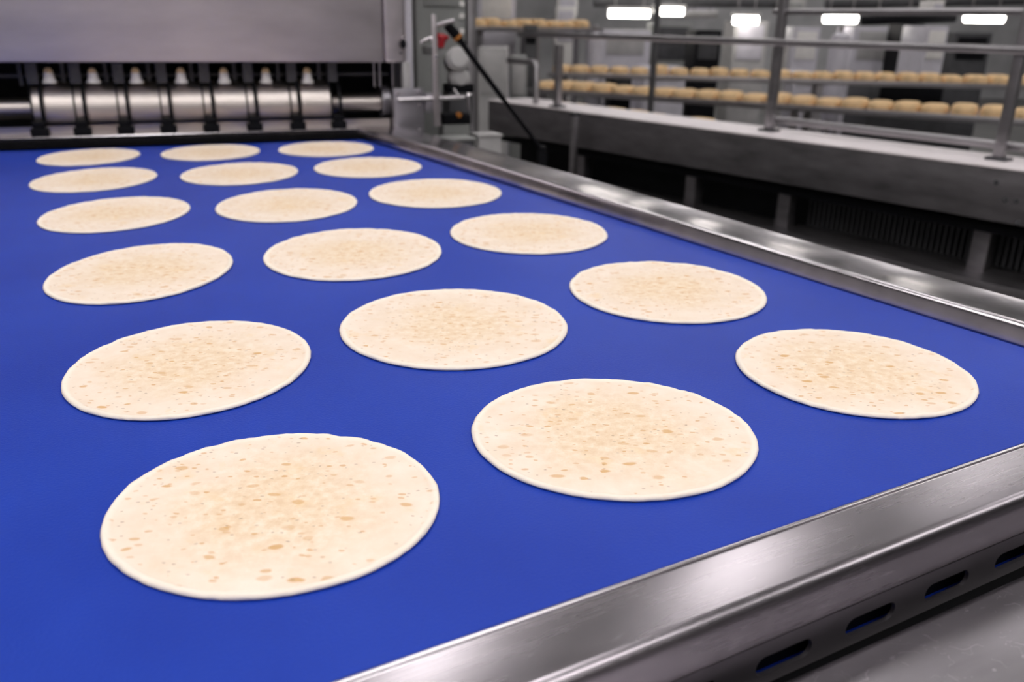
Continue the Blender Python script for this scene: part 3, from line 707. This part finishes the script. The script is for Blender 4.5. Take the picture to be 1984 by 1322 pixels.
# ------------------------------------------------------------------ machines and fittings farther back
def far_box(name, lab, cat, x0, y0, x1, y1, D, mat, door=None, to_floor=True, dep=0.5):
    a = atD(x0, y0, D); c = atD(x1, y0, D); b_ = atD(x0, y1, D)
    w = (c-a).length; yaw = math.atan2(c.y-a.y, c.x-a.x); h = a.z; zb = 0.0 if to_floor else b_.z
    t = thing(name, lab, cat, (a.x, a.y, 0), yaw)
    MB().box(0, w, 0, dep, zb, h).bevel(0.01).build('body', mat, t)
    if door: MB().box(w*.12, w*.88, -0.012, -0.001, max(zb, b_.z)+0.02, h-0.04).bevel(0.004).build('door', door, t)
    if not to_floor:
        for x in (w*.1, w*.9): MB().box(x-.012, x+.012, dep*.4, dep*.4+.024, h, ZC).build('hanger_rod', 'tube', t, 0)
    return t
def far_tank(lab, xc, y0, wpx, D, mat, cap='tube'):
    a = atD(xc, y0, D); r_ = wpx/2*D/FPX; t = thing('tank', lab, 'tank', (a.x, a.y, 0))
    MB().lathe([(0, 0.25), (r_*.4, .3), (r_, .55), (r_, a.z-.1), (r_*.85, a.z-.03), (r_*.3, a.z), (0, a.z)], None, 28).build('vessel', mat, t)
    MB().lathe([(0, a.z+.001), (r_*.25, a.z+.001), (r_*.25, a.z+.05), (0, a.z+.06)], None, 14).build('lid', cap, t)
    for k in range(3):
        A_ = 2*PI*k/3; MB().tube([(r_*.7*math.cos(A_), r_*.7*math.sin(A_), 0), (r_*.7*math.cos(A_), r_*.7*math.sin(A_), .5)], .02, 8).build('leg', 'tube', t)
    return t
far_box('white_cabinet', 'bright white cabinet just right of the grey control cabinet', 'cabinet', 925, -30, 1000, 40, 7.5, 'lilac', 'white')
far_box('machine_cabinet', 'pale grey machine cabinet standing behind the black gas strut', 'cabinet', 926, 92, 985, 190, 5.6, 'lightgrey', 'lightgrey')
far_box('machine_cabinet', 'narrow grey cabinet right of the pale one behind the gas strut', 'cabinet', 988, 110, 1022, 190, 6.1, 'grey', 'lightgrey')
far_box('white_cabinet', 'white upright unit above the left end of the guard rail', 'cabinet', 1078, 12, 1116, 85, 8.2, 'white', 'lilac')
far_box('dark_hopper', 'dark grey hopper body left of the white upright unit', 'machine', 1016, 48, 1042, 90, 6.6, 'darkgrey', 'black')
far_box('oven_unit', 'pale lilac oven unit in the middle distance under twin lamps', 'machine', 1165, 58, 1262, 110, 8.5, 'lilac', 'lightgrey')
far_box('oven_unit', 'charcoal oven unit right of the pale lilac one', 'machine', 1268, 44, 1345, 120, 9.0, 'grey', 'darkgrey')
far_box('press_unit', 'black press unit with dark door below the single lamp', 'machine', 1350, 58, 1400, 120, 8.0, 'black', 'darkgrey')
far_box('press_unit', 'grey lilac press unit right of the black one', 'machine', 1425, 40, 1490, 120, 9.2, 'lightgrey', 'lilac')
far_box('packing_unit', 'pale packing unit behind the second post of the guard railing', 'machine', 1540, 52, 1592, 120, 8.0, 'lilac', 'white')
far_box('packing_unit', 'broad pale lilac panel machine right of centre', 'machine', 1655, 52, 1752, 120, 8.8, 'lilac', 'lightgrey')
far_box('dark_cabinet', 'black narrow cabinet between two pale machines at right', 'cabinet', 1764, 46, 1794, 120, 8.2, 'black', 'darkgrey')
far_box('packing_unit', 'tall pale unit right of the narrow black cabinet', 'machine', 1798, 50, 1840, 120, 7.4, 'lilac', 'white')
far_box('dark_cabinet', 'wide charcoal cabinet left of the rightmost railing post', 'cabinet', 1850, 62, 1925, 120, 7.8, 'darkgrey', 'black')
far_tank('pale round tank behind the left guard rail', 1155, 62, 34, 7.4, 'lilac')
far_tank('pale round tank right of the packing unit', 1630, 62, 38, 7.6, 'lilac')
far_tank('white dome-topped tank left of the packing unit', 1515, 70, 30, 7.0, 'lightgrey')
far_box('electric_cabinet', 'small pale wall box high up beside the far flatbread rack', 'box', 1080, -10, 1120, 30, 9.5, 'white', 'lilac', False, 0.3)
far_box('electric_cabinet', 'pale lilac hanging box between the twin lamps and the single lamp', 'box', 1335, 14, 1385, 36, 11.2, 'lilac', 'white', False, 0.3)
far_box('electric_cabinet', 'warm grey hanging box left of the lone tube lamp', 'box', 1514, -2, 1562, 18, 9.8, 'lightgrey', 'grey', False, 0.3)
far_box('electric_cabinet', 'white hanging box near the top right above the tall pale unit', 'box', 1808, 0, 1832, 20, 8.6, 'white', 'lilac', False, 0.3)
far_box('filler_unit', 'dark charcoal filler unit low behind the middle flatbread rack at right', 'machine', 1690, 150, 1850, 210, 6.9, 'darkgrey', 'black')
far_box('filler_unit', 'pale filler unit seen low between the racks left of the second post', 'machine', 1250, 130, 1330, 160, 8.0, 'lilac', 'lightgrey')
far_box('filler_unit', 'black filler unit seen low between the racks near the left post', 'machine', 1185, 140, 1225, 170, 7.2, 'black', 'darkgrey')
far_box('filler_unit', 'pale grey filler unit seen low right of the second railing post', 'machine', 1540, 140, 1590, 170, 7.1, 'lilac', 'lightgrey')
pp = atD(1264, 160, 5.3)
fp = thing('floor_post', 'thin dark upright pole beyond the racks between the two railing posts', 'post', (pp.x, pp.y, 0))
MB().tube([(0, 0, 0), (0, 0, 1.9)], 0.02, 10).build('pole', 'darkgrey', fp)
MB().lathe([(0, 0), (.06, 0), (.06, .01), (.021, .015), (0, .015)], T(0, 0, 0.0), 16).build('base_flange', 'tube', fp)
# overhead ducts and beams across the hall
def duct(lab, x0, y0, x1, y1, D, rpx, mat, name='air_duct'):
    a = atD(x0, y0, D); c = atD(x1, y1, D); r_ = rpx*D/FPX; t = thing(name, lab, 'duct', (a.x, a.y, a.z))
    d = c-a; t.rotation_euler = (0, 0, math.atan2(d.y, d.x)); l = math.hypot(d.x, d.y)
    MB().tube([(0, 0, 0), (l, 0, d.z)], r_, 16).build('pipe', mat, t)
    for k in range(3):
        s = (k+.5)/3; MB().tube([(l*s, 0, d.z*s+r_), (l*s, 0, ZC-a.z)], .012, 6).build('hanger', 'tube', t)
    return t
duct('dark overhead duct crossing the hall above the lamps', 1150, 4, 1500, 6, 10.0, 9, 'darkgrey')
duct('black overhead beam right of the single lamp', 1670, 40, 1850, 34, 9.6, 9, 'black')
duct('pale overhead pipe above the middle lamps', 1300, 28, 1390, 27, 10.5, 7, 'lightgrey')
duct('dark overhead duct at the top right above the railing', 1600, 8, 1990, 0, 10.4, 9, 'darkgrey')
# tube lamps hung low across the hall
for (x0, x1, y, D, lab) in ((1180, 1258, 26, 9.4, 'glowing tube lamp farthest left, above the lilac oven unit'), (1268, 1324, 22, 9.8, 'glowing tube lamp second from left, close to the first'),
                            (1422, 1468, 39, 9.0, 'short glowing tube lamp above the grey lilac press'), (1597, 1660, 36, 9.0, 'glowing tube lamp alone, right of the second railing post'),
                            (1870, 1944, 35, 9.2, 'glowing tube lamp farthest right, left of the last railing post')):
    a = atD(x0, y, D); c = atD(x1, y-2, D); d = c-a; l = d.length; t = thing('tube_lamp', lab, 'lamp', tuple(a), math.atan2(d.y, d.x), 'low tube lamps across the hall')
    MB().tube([(0, 0, 0), (l, 0, 0)], 0.042, 12).build('glowing_tube', 'lamp', t)
    MB().box(-.02, l+.02, -.05, .05, .043, .075).build('housing', 'white', t, 0)
    for s in (.15, .85): MB().tube([(l*s, 0, .075), (l*s, 0, ZC-a.z)], .008, 6).build('cord', 'tube', t)

# faint ambient from the rest of the plant
wd = bpy.data.worlds.new('world'); sc.world = wd; wd.use_nodes = True
wd.node_tree.nodes['Background'].inputs[0].default_value = (0.5, 0.5, 0.52, 1)
wd.node_tree.nodes['Background'].inputs[1].default_value = 0.2
